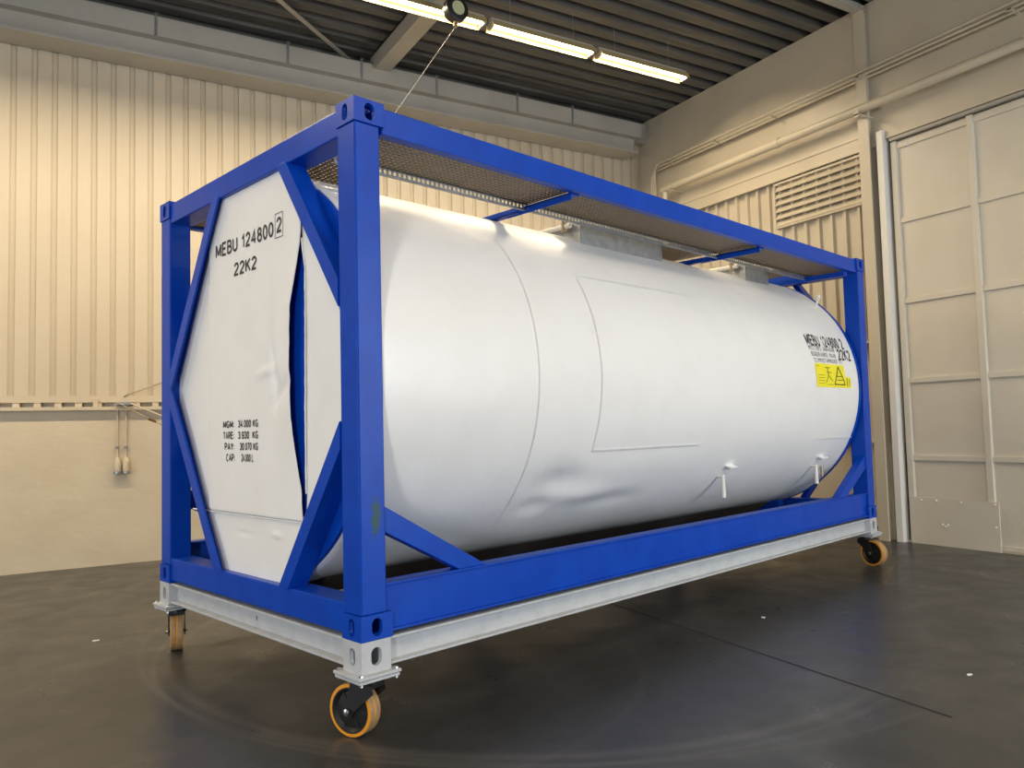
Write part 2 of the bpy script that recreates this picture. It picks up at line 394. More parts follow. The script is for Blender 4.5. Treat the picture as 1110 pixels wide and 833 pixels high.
# door frame
struct('trim_5', boxes((WX-.06, WX+.05, 2.165, 2.245, 0, 4.9)), 'frame', 'pale vertical jamb at the left edge of the panelled door', 'door jamb')
struct('trim_6', boxes((WX-.01, WX+.1, -6, 2.165, 4.80, 4.84)), 'wallR', 'steel head rail above the panelled door', 'door head')
# the sliding door
dr = thing('door_1', 'large cream steel door with a grid of framed panels', 'door', (WX, 2.12, 0), kind='structure')
bm = boxes((.06, .09, -4.6, 0, .02, 4.74)); obj('door_leaf', bm, 'door', dr)
bm = BM()
def bar(b, y0, y1, z0, z1, d=.035): box(b, d, .075, y0, y1, z0, z1)
VB = [(-.07, 0), (-.97, -.90), (-1.90, -1.83), (-2.83, -2.76), (-3.76, -3.69), (-4.6, -4.53)]
for a, b in VB: bar(bm, a, b, .02, 4.74, .02)
for z in (.04, .98, 1.88, 2.82, 3.78, 4.68):
    for (a, b), (c, d) in zip(VB, VB[1:]): bar(bm, d, a, z-.03 if z > .1 else .02, z+.03)
obj('door_grid', bm, 'door', dr, bevel=.003)
bm = boxes((.005, .02, -1.02, -.02, .0, .53)); kp = obj('kick_plate', bm, 'door', dr)
for y, z in ((-.16, .50), (-.34, .50), (-.62, .50), (-.98, .50), (-.98, .26), (-.40, .24), (-.43, .22), (-.46, .24)):
    b = BM(); lathe(b, [(.012, 0), (.009, .012)], Matrix.Translation((.005, y, z)) @ Matrix.Rotation(-PI/2, 4, 'Y'), 10)
    obj('bolt', b, 'frame', kp)
b = BM(); lathe(b, [(.02, 0), (.02, .03), (.01, .05)], Matrix.Translation((.06, -.2, 4.66)) @ Matrix.Rotation(-PI/2, 4, 'Y'), 12); obj('door_roller', b, 'frame', dr)
obj('door_track', boxes((-.0, .05, -4.6, 0, 4.755, 4.79)), 'greypaint', dr)
struct('threshold', boxes((WX+.02, WX+.12, -6, 2.165, 0, .018)), 'wallR', 'low painted sill strip under the panelled door', 'sill')
# louvre
lv = thing('louvre_vent', 'wide cream louvred air vent high on the right wall', 'vent', (WX, 3.14, 4.40))
obj('vent_frame', boxes((-.03, .04, -.71, .71, .29, .315), (-.03, .04, -.71, .71, -.315, -.29), (-.03, .04, -.71, -.69, -.29, .29), (-.03, .04, .69, .71, -.29, .29)), 'wallR', lv)
obj('vent_back', boxes((.045, .06, -.70, .70, -.30, .30)), 'greypaint', lv)
for k in range(6):
    b = BM(); box(b, -.004, .004, -.69, .69, -.056, .056, Matrix.Translation((.0, 0, .24-.096*k)) @ Matrix.Rotation(R(35), 4, 'Y'))
    obj('slat', b, 'wallR', lv)
# conduits & pipe
for i in range(3):
    y = 6.12+.09*i; zz = 5.66-.035*i; xx = WX-.17+.04*i; p = [(xx, y, 4.2), (xx, y, zz-.10), (xx, y-.03, zz-.03), (xx, y-.10, zz), (xx, -5, zz+.02)]
    tag(obj('conduit', tube(BM(), p, .016, 10), 'wallR', smooth=True), ['cream conduit turning down first, outermost of three on right wall', 'cream conduit turning down second, middle of three on right wall', 'cream conduit turning down nearest the corner, innermost of three'][i], 'conduit', 'conduits high on the right wall')
for v in (5.75, 4.75, 3.7, 2.36, .6):
    i = (5.75, 4.75, 3.7, 2.36, .6).index(v)
    bm = boxes((WX-.2, WX, v-.02, v+.02, 5.595, 5.61), (WX-.2, WX-.19, v-.02, v+.02, 5.57, 5.61))
    tag(obj('conduit_bracket', bm, 'wallR'), ['bracket under the conduits nearest the hall corner', 'second conduit bracket from the hall corner', 'third conduit bracket from the hall corner, above the louvre', 'conduit bracket at the steel column', 'conduit bracket above the large door'][i], 'bracket', 'conduit brackets')
pp = thing('water_pipe', 'thick cream pipe running along the right wall below the conduits', 'pipe', (WX-.2, 5.86, 5.18))
obj('pipe_run', tube(BM(), [(0, .06, 0), (0, -11, .04)], .055, 20), 'wallR', pp, smooth=True)
obj('pipe_drop', tube(BM(), [(0, .0, 0), (0, .0, -.6)], .04, 16), 'wallR', pp, smooth=True)
for v in (3.65-5.9,): obj('pipe_coupling', tube(BM(), [(0, v-.05, .01), (0, v+.05, .01)], .066, 20), 'wallR', pp, smooth=True)
for v in (-.18, 2.38-5.9):
    obj('pipe_hanger', boxes((-.08, .2, v-.03, v+.03, -.075, -.06), (-.08, -.07, v-.03, v+.03, -.10, -.02)), 'wallR', pp)
# rusty opening low beside the column
bm = BM(); prism(bm, [(2.44, .10), (2.60, .10), (2.44, .28)], 0, WX+.045, WX+.058)
tag(obj('rust_patch', bm, 'rust'), 'triangular rusty hole low on the wall behind the rear castor', 'rust hole')

# power sockets on the left wall ------------------------------------------------
for i, u in enumerate((-.57, -.48)):
    s = thing('wall_socket', ['cream bell-shaped power socket on the left wall, the left one of two', 'cream bell-shaped power socket on the left wall, the right one of two'][i], 'socket', (u, WY-.03, 1.03), group='power sockets on the left wall')
    T = Matrix.Translation((0, -.045, 0))
    obj('socket_body', lathe(BM(), [(.033, .03), (.037, .05), (.036, .12), (.028, .17), (.018, .19)], T, 20), 'plastic', s, smooth=True)
    obj('socket_collar', lathe(BM(), [(.036, .0), (.042, .005), (.042, .03), (.036, .035)], T, 20), 'galv', s, smooth=True)
    obj('mounting_plate', boxes((-.03, .03, -.01, 0, .02, .17)), 'plastic', s)
    obj('conduit_drop', tube(BM(), [(0, -.02, .19), (0, -.02, .75)], .009, 8), 'wall', s, smooth=True)
    obj('conduit_clamp', boxes((-.02, .02, -.035, 0, .30, .32)), 'galv', s)
bm = tube(BM(), [(-.50, WY-.045, 1.92), (-.47, WY-.12, 1.94), (.1, WY-.25, 2.16), (.6, WY-.3, 2.35)], .009, 8)
tag(obj('steel_rod', bm, 'brass', smooth=True), 'thin dark rod rising to the right above the wall ledge', 'rod')
h = thing('bracket_arm', 'folding wall arm of thin bars below the ledge beside the blue post', 'wall arm', (-.56, WY-.12, 1.84))
obj('arm_bar', tube(BM(), [(0, 0, 0), (.1, -.02, -.06), (.34, -.1, -.2), (.9, -.3, -.52)], .007, 8), 'brass', h, smooth=True)
obj('arm_bar', tube(BM(), [(.12, 0, -.0), (.40, -.08, -.13), (.9, -.25, -.40)], .009, 8), 'wall', h, smooth=True)
obj('arm_clamp', tube(BM(), [(.30, -.09, -.185), (.38, -.11, -.22)], .014, 10), 'rust', h, smooth=True)
obj('arm_mount', boxes((-.03, .12, .0, .09, -.02, .015)), 'galv', h)

# lamps ------------------------------------------------------------------------
def lamp(u, v, z, label, first=None):
    t = thing('fluorescent_lamp', label, 'ceiling lamp', (u, v, z), group='fluorescent batten lamps under the ceiling')
    if first:
        for c in first.children: d = c.copy(); COL.objects.link(d); d.parent = t
        return t
    L = 1.45
    bm = BM(); prof = [(-.105, -.03), (-.075, .045), (.075, .045), (.105, -.03), (.101, -.031), (.072, .038), (-.072, .038), (-.101, -.031)]
    prism(bm, prof, 0, -L/2, L/2); obj('reflector', bm, 'lamp', t)
    bm = boxes((-L/2, L/2, -.035, .035, .046, .09)); obj('housing', bm, 'greypaint', t)
    for y in (-.036, .036): obj('tube', tube(BM(), [(-L/2+.03, y, .018), (L/2-.03, y, .018)], .013, 10), 'tube', t, smooth=True)
    for a in (-L/2, L/2-.025): obj('lamp_holder', boxes((a, a+.025, -.06, .06, -.03, .045)), 'greypaint', t)
    for x in (-.45, .45): obj('suspension_wire', tube(BM(), [(x, 0, .09), (x, 0, 6.69-z)], .004, 6), 'galv', t)
    l = bpy.data.lights.new('lamp_light', 'AREA'); l.shape = 'RECTANGLE'; l.size = L-.08; l.size_y = .11; l.energy = LAMP_E; l.color = LAMP_COL
    lo = bpy.data.objects.new('lamp_light', l); COL.objects.link(lo); lo.parent = t; lo.location = (0, 0, .002)
    return t
LV, LZ = 4.17, 6.09
L0 = lamp(5.38, LV, LZ, 'lit warm fluorescent lamp nearest the right wall')
lamp(3.84, LV, LZ, 'lit warm fluorescent lamp in the middle of the row, second from the right wall', L0)
lamp(2.30, LV, LZ, 'lit warm fluorescent lamp passing below the roof beam, third from the right wall', L0)
lamp(.76, LV, LZ, 'fluorescent lamp continuing the row left of the picture, fourth from the right wall', L0)
lamp(-.78, LV, LZ, 'fluorescent lamp continuing the row left of the picture, fifth from the right wall', L0)
for i, u in enumerate((-2.32, -3.86, -5.4)): lamp(u, LV, LZ, 'fluorescent lamp of the same row far left of the picture, %s from the right wall' % ['sixth', 'seventh', 'eighth'][i], L0)
ROW2 = -4.6
for i, u in enumerate((5.38, 3.84, .76, -2.32, -3.86)):
    lamp(u, ROW2, LZ, 'fluorescent lamp of the row above the camera, %s from the right wall' % ['first', 'second', 'third', 'fourth', 'fifth'][i], L0)

# retractable lifeline block hanging beside the lamp, its cable led down behind the container rail
C2R = lambda x, y, z: Vector((x*math.cos(ROOM)-y*math.sin(ROOM), x*math.sin(ROOM)+y*math.cos(ROOM), z+.465))
e = C2R(.32, .14, 2.60)
bl = thing('lifeline_block', 'round black retractable cable block hanging in front of the lamp row', 'cable reel', (2.46, 3.75, 5.91))
T = Matrix.Rotation(R(5), 4, 'Z') @ Matrix.Rotation(PI/2, 4, 'X')
obj('reel_case', lathe(BM(), [(.10, -.06), (.13, -.05), (.135, .0), (.13, .05), (.10, .06)], T, 28), 'black', bl, smooth=True)
obj('reel_label', lathe(BM(), [(.075, .060), (.075, .063)], T, 28), mat('pale_green_label', (.5, .52, .30), .5), bl)
obj('hanger', boxes((-.012, .012, -.012, .012, .10, .66)), 'black', bl)
obj('cable_outlet', tube(BM(), [(0, 0, -.12), (-.02, -.03, -.2)], .025, 10), 'brass', bl, smooth=True)
o = Vector((2.46, 3.75, 5.91)); obj('cable', tube(BM(), [(-.02, -.03, -.2), e-o], .0028, 6), 'greypaint', bl)

# scraps on the floor
for i, (x, y, l) in enumerate(((3.30, .62, 'small white paper scrap on the floor right of the joint'), (-.95, 2.9, 'tiny white scrap on the floor at the far left'), (3.2, -.95, 'tiny white scrap on the floor in the right foreground'))):
    bm = BM(); n = 7; vs = [bm.verts.new((.022*math.cos(2*PI*k/n)*random.uniform(.5, 1.3), .012*math.sin(2*PI*k/n)*random.uniform(.5, 1.3), .002+.006*random.random())) for k in range(n)]
    b2 = [bm.verts.new((v.co.x, v.co.y, 0)) for v in vs]; bm.faces.new(vs); bm.faces.new(b2[::-1])
    for k in range(n): bm.faces.new([vs[k], vs[(k+1) % n], b2[(k+1) % n], b2[k]])
    s = tag(obj('paper_scrap', bm, 'sheet'), l, 'scrap'); s.location = (x, y, 0)

# ================================================================== THE TROLLEY
TR = thing('trolley', 'pale grey steel transport trolley on castors under the blue tank container', 'trolley', (0, 0, 0), ROOM)
Zc = .465; LX, LY, LZc = 6.058, 2.438, 2.591
def casting(x, y, z, sx, sy, h, low, dx=.178, dy=.162, out=0.0):
    """hollow corner block; x,y outer corner; sx,sy = +1 when body extends to +x/+y"""
    bm = BM(); t = .022; cx = x+sx*dx/2; cy = y+sy*dy/2; cz = z+h/2
    RX = Matrix.Rotation
    Mx = Matrix.Translation((x, cy, cz)) @ Matrix(((0, 0, -sx, 0), (1, 0, 0, 0), (0, 1, 0, 0), (0, 0, 0, 1)))
    holed(bm, dy, h, .048, .082, t, Mx)
    cx2 = x+sx*(dx+t)/2; cy2 = y+sy*(dy+t)/2; off = -sx*t/2
    My = Matrix.Translation((cx2, y, cz)) @ Matrix(((1, 0, 0, 0), (0, 0, -sy, 0), (0, 1, 0, 0), (0, 0, 0, 1)))
    holed(bm, dx-t, h, .058, .085, t, My, cx=off)
    Mz = Matrix.Translation((cx2, cy2, z if low else z+h)) @ Matrix(((1, 0, 0, 0), (0, 1, 0, 0), (0, 0, -1 if low else 1, 0), (0, 0, 0, 1)))
    holed(bm, dx-t, dy-t, .10, .06, t, Mz)
    q = .0008; X = sorted((x+sx*t, x+sx*(dx-q))); Y = sorted((y+sy*t, y+sy*(dy-q)))      # the closed inner sides
    z0, z1 = z+q, z+h-q
    box(bm, *sorted((x+sx*(dx-t), x+sx*(dx-q))), *Y, z0, z1)
    box(bm, *X, *sorted((y+sy*(dy-t), y+sy*(dy-q))), z0, z1)
    box(bm, *X, *Y, *((z+h-t, z1) if low else (z0, z+t)))
    return bm
CORN = [(0, 0, 1, 1), (0, LY, 1, -1), (LX, 0, -1, 1), (LX, LY, -1, -1)]
def channel_x(x0, x1, y, sy, z0, z1, fl, t=.012):
    """web at y, flanges from web outwards by fl*sy"""
    w = sorted((y, y+t*sy*-1)); f = sorted((y-.07*sy, y+fl*sy))
    return boxes((x0, x1, w[0], w[1], z0, z1), (x0, x1, f[0], f[1], z1-t, z1), (x0, x1, f[0], f[1], z0, z0+t))
for k, (x, y, sx, sy) in enumerate(CORN):
    obj('corner_fitting', casting(x, y, Zc-.148, sx, sy, .147, True, .165, .155), 'trolley', TR)
    x0, x1 = sorted((x-sx*.035, x+sx*.20)); y0, y1 = sorted((y-sy*.035, y+sy*.19))
    pl = obj('base_plate', boxes((x0, x1, y0, y1, Zc-.162, Zc-.148), (x0+.006, x1-.006, y0+.006, y1-.006, Zc-.180, Zc-.166)), 'trolley', TR, bevel=.002)
    for bx in (x0+.02, x1-.02):
        for by in (y0+.02, y1-.02):
            obj('bolt', lathe(BM(), [(.010, 0), (.010, .022)], Matrix.Translation((bx, by, Zc-.192)), 6), 'steel', pl)
            obj('bolt_head', lathe(BM(), [(.012, 0), (.011, .009)], Matrix.Translation((bx, by, Zc-.148)), 6), 'steel', pl)
for y, sy in ((.055, -1), (LY-.055, 1)):
    obj('side_channel', channel_x(.165, LX-.165, y, sy, Zc-.132, Zc-.002, .045), 'trolley', TR, bevel=.002)
# end channels with a hole in the web of the front one
for x, sx in ((.055, -1), (LX-.055, 1)):
    bm = BM(); t = .012; X = sorted((x, x-sx*t)); F = sorted((x-sx*.07, x+sx*.045))
    for zz in ((Zc-.014, Zc-.002), (Zc-.132, Zc-.120)): box(bm, F[0], F[1], .155, LY-.155, *zz)
    if sx < 0:
        hy = 1.146
        box(bm, *X, .155, hy-.06, Zc-.12, Zc-.014); box(bm, *X, hy+.06, LY-.155, Zc-.12, Zc-.014)
        holed(bm, .12, .106, .03, .03, t, Matrix.Translation((x, hy, Zc-.067)) @ Matrix(((0, 0, -1, 0), (1, 0, 0, 0), (0, 1, 0, 0), (0, 0, 0, 1))))
    else: box(bm, *X, .155, LY-.155, Zc-.12, Zc-.014)
    obj('end_channel', bm, 'trolley', TR, bevel=.002)
for x in (2.0, 4.0): obj('cross_member', boxes((x-.04, x+.04, .067, LY-.067, Zc-.12, Zc-.03)), 'trolley', TR)
def castor(px, py, az):
    """pivot, azimuth of the wheel's outer face normal (container frame)"""
    D = .25; r = D/2; top = Zc-.180
    n = Vector((math.cos(az), math.sin(az), 0)); tr = Vector((-n.y, n.x, 0))
    return n, tr, r, top
for (x, y, sx, sy), az, trail in zip(CORN, (R(198), R(-22+180), R(164), R(150)), (.076, .0, .08, .05)):
    px, py = x+sx*.082, y+sy*.078
    n, tr, r, top = castor(px, py, az)
    B = Matrix.Translation((px, py, 0)) @ Matrix(((tr.x, n.x, 0, 0), (tr.y, n.y, 0, 0), (0, 0, 1, 0), (0, 0, 0, 1)))  # local x = trail direction, y = outer normal
    s = -1 if tr.y < 0 else 1
    if (sx, sy) in ((1, 1),): off = (trail if tr.y > 0 else -trail)
    else: off = trail * (1 if tr.y < 0 else -1)
    hw = .038
    bm = BM(); lathe(bm, [(.062, top-.026), (.062, top), (.05, top)], B, 24)
    box(bm, -.062, .062, -.052, .052, top-.045, top-.026, B)
    for side in (-1, 1):                            # fork cheeks, tapering towards the axle
        y0, y1 = sorted((side*.046, side*.053))
        poly = [(-.062, top-.028), (.062, top-.028), (.070, top-.065), (off+.032, r+.0), (off+.018, r-.026), (off-.018, r-.026), (off-.032, r+.0), (-.070, top-.065)]
        vs = [[bm.verts.new(B @ Vector((a, yy, b))) for a, b in poly] for yy in (y0, y1)]
        bm.faces.new(vs[0]); bm.faces.new(vs[1][::-1])
        for i in range(len(poly)): j = (i+1) % len(poly); bm.faces.new([vs[0][i], vs[0][j], vs[1][j], vs[1][i]])
    cs = obj('castor', bm, 'black', TR)
    A = B @ Matrix.Translation((off, 0, r)) @ Matrix.Rotation(-PI/2, 4, 'X')       # local z = outer normal
    obj('wheel_rim', lathe(BM(), [(.024, -.041), (.024, -.034), (.085, -.024), (.100, -.039), (.107, -.039), (.107, .039), (.100, .039), (.085, .024), (.024, .034), (.024, .041)], A, 40), 'rim', cs, smooth=True)
    for k in range(6):
        bb = BM(); box(bb, .02, .09, -.004, .004, -.030, .030, A @ Matrix.Rotation(k*PI/3, 4, 'Z')); obj('spoke_rib', bb, 'rim', cs)
    obj('tyre_wall', lathe(BM(), [(.107, -.039), (.122, -.038), (.122, .038), (.107, .039)], A, 48, True), 'orange', cs, smooth=True)
    tb = BM()
    for z0, z1 in ((-.037, -.002), (.002, .037)): lathe(tb, [(.112, z0), (.120, z0), (.1245, z0+.004), (.125, (z0+z1)/2), (.1245, z1-.004), (.120, z1), (.112, z1)], A, 48, True)
    obj('tread', tb, 'tyre', cs, smooth=True)
    obj('axle_bolt', lathe(BM(), [(.010, -.066), (.010, .060), (.016, .060), (.016, .070), (.008, .074)], A, 12), 'steel', cs, smooth=True)

# ================================================================== THE TANK CONTAINER
CT = thing('tank_container', 'white cylindrical tank container in a bright blue steel frame, standing on a trolley', 'tank container', (0, 0, Zc), ROOM)
P = lambda name, bm, m, **k: obj(name, bm, m, CT, **k)
for x, y, sx, sy in CORN:
    P('corner_casting', casting(x, y, 0, sx, sy, .118, True), 'blue')
    P('corner_casting', casting(x, y, LZc-.118, sx, sy, .118, False), 'blue')
    X = sorted((x+sx*.006, x+sx*.15)); Y = sorted((y+sy*.006, y+sy*.160))
    P('corner_post', boxes((*X, *Y, .118, LZc-.118)), 'bluescuff' if (x, y) == (0, 0) else 'blue', bevel=.008)
for y, sy in ((0, 1), (LY, -1)):
    Y = sorted((y+sy*.012, y+sy*.075))
    P('top_side_rail', boxes((.17, LX-.17, *Y, 2.445, 2.575)), 'blue', bevel=.006)
    # bottom side rail: web, inner top flange, small outer lip
    w = sorted((y+sy*.03, y+sy*.042)); f = sorted((y+sy*.018, y+sy*.12)); l = sorted((y+sy*.01, y+sy*.12))
    P('bottom_side_rail', boxes((.15, LX-.15, *w, .03, .25), (.15, LX-.15, *f, .238, .25), (.15, LX-.15, *l, .02, .032)), 'blue', bevel=.003)
    for x, sx in ((.15, 1), (LX-.15, -1)):
        Yb = sorted((y+sy*.022, y+sy*.09))
        bm = BM(); prism(bm, [(x-sx*.01, .50), (x-sx*.01, .625), (x+sx*.66, .25), (x+sx*.47, .25)], 1, *Yb); P('knee_brace', bm, 'blue', bevel=.004)
TH0, XS0, XS1, RT, YC, ZT = 0, .145, 5.86, 1.2, 1.219, 1.30
def end_frame(x, s):
    """s=+1 front (depth to +x)"""
    d = lambda a, b: tuple(sorted((x+s*a, x+s*b)))
    P('end_rail_top', boxes((*d(.012, .16), .16, LY-.16, 2.435, 2.57)), 'blue', bevel=.006)
    P('end_rail_bottom', boxes((*d(.012, .16), .16, LY-.16, .02, .165)), 'blue', bevel=.006)
    # diagonal members: front flange, web running back to the ring plate
    D = [((.765, 2.44), (.10, 1.50), (-1, 1)), ((.785, .16), (.10, 1.12), (-1, -1)),
         ((1.50, 2.44), (2.25, 1.29), (1, 1)), ((1.49, .16), (2.25, 1.30), (1, -1))]
    for (ya, za), (yb, zb), (oy, oz) in D:
        w = .10                                     # in-plane horizontal width of the flange, away from the panel
        bm = BM(); lim = .164 if oy < 0 else LY-.164; sl = (zb-za)/(yb-ya)        # stop at the post
        zi = za+sl*(lim-ya); zo = za+sl*(lim-ya-oy*w)
        prism(bm, [(ya, za), (lim, zi), (lim, zo), (ya+oy*w, za)], 0, *d(.0, .014))
        t = .012*-oy
        prism(bm, [(ya+oy*w, za), (lim, zo), (lim, zo+sl*t*-1), (ya+oy*w+t, za)], 0, *d(.014, .118))
        P('diagonal_brace', bm, 'blue', bevel=.002)
    bm = lathe(BM(), [(RT-.012, 0), (RT-.012, .02)], Matrix.Translation((x+s*.12-(0 if s > 0 else .02)*1, YC, ZT)) @ Matrix.Rotation(PI/2, 4, 'Y'), 128)
    P('end_ring', bm, 'blue')
end_frame(0, 1); end_frame(LX, -1)
bm = BM(); prism(bm, [(.74, .18), (.95, .05), (1.5, .05), (1.7, .18), (1.5, .14), (.95, .14)], 0, .3, 5.3); P('belly_shade_strip', bm, 'under')  # invented dark strip, hides the floor and stands in for shade under the tank
P('tank_saddle', boxes((5.5, 5.60, .75, LY-.75, .04, .17)), 'blue')
# tank shell with rolled ends and a dished surface
def cyl(x, r, a): return Vector((x, YC - r*math.cos(a), ZT + r*math.sin(a)))       # a = 0 faces the camera side
def dent(x, a):
    d = 0
    for cx, ca, wx, wa, h in ((1.62, -34, .20, 4.5, .026), (1.95, -40, .28, 3.5, -.018), (1.52, -43, .13, 3, .018), (2.3, -44, .25, 3, .014), (2.5, -30, .5, 5, -.006), (.8, 4, .2, 4, .005), (.75, -10, .25, 5, -.005), (4.6, -12, .05, 6, -.006), (4.4, 12, .2, 5, .004)):
        d += h*math.exp(-((x-cx)/wx)**2-((a-ca)/wa)**2)
    return d + .0035*noise.noise(Vector((x*1.3, a*.06, 3)))
bm = BM(); NA, NX = 240, 140
xs = [XS0, XS0+.004, XS0+.02] + [XS0+.04+(XS1-XS0-.08)*i/NX for i in range(NX+1)] + [XS1-.012, XS1-.003, XS1]
rs = [RT-.03, RT-.008, RT-.001] + [RT]*(NX+1) + [RT-.008, RT-.02, RT-.045]
rings = [[bm.verts.new(cyl(x, r-(dent(x, math.degrees(2*PI*k/NA-PI)) if r > RT-.004 else 0), 2*PI*k/NA-PI)) for k in range(NA)] for x, r in zip(xs, rs)]
for a, b in zip(rings, rings[1:]):
    for k in range(NA): bm.faces.new([a[k], b[k], b[(k+1) % NA], a[(k+1) % NA]])
bm.faces.new(rings[0]); bm.faces.new(rings[-1][::-1])
SH = P('tank_shell', bm, 'tank', smooth=True)
bm = lathe(BM(), [(RT+.002, 0), (RT+.002, .03), (RT-.05, .03), (RT-.05, 0)], Matrix.Translation((XS1-.012, YC, ZT)) @ Matrix.Rotation(PI/2, 4, 'Y'), 160, True)
P('rear_ring', bm, 'blue')
def patch(name, x0, x1, a0, a1, h, m, nx=30, na=30, parent=None, edge=True):
    bm = BM(); g = [[bm.verts.new(cyl(x0+(x1-x0)*i/nx, RT+h-dent(x0+(x1-x0)*i/nx, a0+(a1-a0)*j/na), R(a0+(a1-a0)*j/na))) for j in range(na+1)] for i in range(nx+1)]
    for i in range(nx):
        for j in range(na): bm.faces.new([g[i][j], g[i+1][j], g[i+1][j+1], g[i][j+1]])
    bmesh.ops.solidify(bm, geom=bm.faces[:], thickness=-h*.98) if edge else None
    return obj(name, bm, m, parent or SH, smooth=not edge)
# seams: overlapping sheet laps of the cladding
patch('cladding_lap', 1.255, 1.262, -82, 80, .004, 'tank', 1, 90)
patch('cladding_lap', 2.62, 2.626, 33, 75, .003, 'tank', 1, 60)
patch('cladding_lap', 2.60, 2.606, -80, -40, .003, 'tank', 1, 60)
pt = BM()
patch('repair_sheet', 1.83, 3.08, -24, -23.4, .006, 'tank', 20, 2)
patch('repair_sheet', 1.86, 3.14, 33.4, 33.8, .004, 'tank', 20, 2)
patch('repair_sheet', 1.828, 1.836, -24, 33, .004, 'tank', 1, 60)
patch('cladding_seam', .42, 5.7, 62.8, 63.1, .004, 'tank', 30, 1)
patch('cladding_strip', 5.05, 5.84, -24.6, -24.1, .006, 'tank', 10, 1)
# small outlet brackets low on the shell
for x in (3.60, 5.28):
    a = -41
    b = BM(); base = cyl(x, RT, R(a))
    tube(b, [base+Vector((0, .0, .03)), base+Vector((0, -.075, .03))], .010, 8)
    tube(b, [base+Vector((0, -.075, .045)), base+Vector((0, -.075, -.135))], [.013, .018], 12)
    obj('drain_pin', b, 'frame', SH, smooth=True)
    b = BM(); base = cyl(x+.02, RT, R(a+7)); box(b, -.005, .11, -.05, .03, -.006, .006, Matrix.Translation(base) @ Matrix.Rotation(R(18), 4, 'X')); obj('drip_tab', b, 'tank', SH, bevel=.002)
b = BM(); tube(b, [cyl(5.52, RT, R(-43))+Vector((0, -.05, .05)), cyl(5.52, RT, R(-43))+Vector((0, -.05, -.05))], .013, 10); obj('drain_pin', b, 'brass', SH, smooth=True)
b = BM(); q = cyl(5.72, RT, R(45)); tube(b, [q-Vector((0, 0, .04)), q+Vector((0, -.03, .06))], .012, 10); tube(b, [q+Vector((0, -.035, .06)), q+Vector((0, -.035, .10))], [.02, .02], 10); obj('rear_hook', b, 'frame', SH, smooth=True)

# ---- lettering on the side
def on_shell(x0, a0, tilt=0):
    return lambda u, v: cyl(x0+u, RT+.0035-dent(x0+u, a0+math.degrees(v/RT)), R(a0+math.degrees((v+u*tilt)/RT)))
def side_text(s, x, a, size, m='ink', wx=.85, bold=.012, name='lettering', sp=1.0):
    if m == 'ink':
        bm = bold_text(s, size, .17, .17)
        for v in bm.verts: v.co.x *= wx
    else: bm = text_bm(s, size, wx, 0, sp)
    obj(name, place(bm, on_shell(x, a)), m, SH)
side_text('MEBU 124800 2', 4.86, 17.6, .118, wx=.63)
side_text('IMO T 0872  LABA-45/AR', 4.86, 15.6, .062, 'inkgrey', wx=.82)
side_text('ROAD/R A/ARSS   MA-AR', 4.88, 12.7, .066, 'inkgrey', wx=.72)
side_text('22K2', 5.46, 12.0, .115, wx=.72)
side_text('TC IMPACT APPROVED  T11', 4.90, 10.1, .058, 'inkgrey', wx=.85)
yp = patch('yellow_decal', 4.90, 5.52, -.9, 9.6, .003, 'yellow', 10, 10, edge=False)
patch('yellow_decal', 5.52, 5.64, -.9, 4.2, .003, 'yellow', 3, 4, edge=False)
def flat_poly(bm, pts, fn): bm.faces.new([bm.verts.new(fn(u, v)) for u, v in pts])
def line(bm, a, b, w, fn, n=6):
    a = Vector(a); b = Vector(b); d = (b-a).normalized(); nn = Vector((-d.y, d.x))*w/2
    for i in range(n):
        p = a.lerp(b, i/n); q = a.lerp(b, (i+1)/n)
        flat_poly(bm, [p-nn, q-nn, q+nn, p+nn], fn)
fn = lambda u, v: cyl(4.90+u, RT+.006, R(-.9)+v*.85/RT)
bm = BM()
for a, b, w in (((.37, .035), (.60, .035), .012), ((.60, .035), (.485, .235), .012), ((.485, .235), (.37, .035), .012), ((.43, .085), (.55, .085), .008), ((.415, .125), (.535, .125), .008)): line(bm, a, b, w, fn)
obj('warning_triangle', bm, 'ink', SH)
bm = BM()
for a, b, w in (((.20, .215), (.30, .215), .01), ((.25, .215), (.25, .13), .014), ((.25, .13), (.19, .05), .01), ((.25, .13), (.33, .07), .01), ((.22, .17), (.32, .16), .008), ((.03, .13), (.17, .13), .005), ((.03, .10), (.17, .10), .005), ((.03, .07), (.17, .07), .005), ((.03, .04), (.17, .04), .005), ((.03, .23), (.07, .23), .01), ((.20, .03), (.34, .03), .006), ((.65, .02), (.65, .11), .02), ((.70, .02), (.70, .10), .012)): line(bm, a, b, w, fn, 3)
obj('decal_print', bm, 'yink', SH)

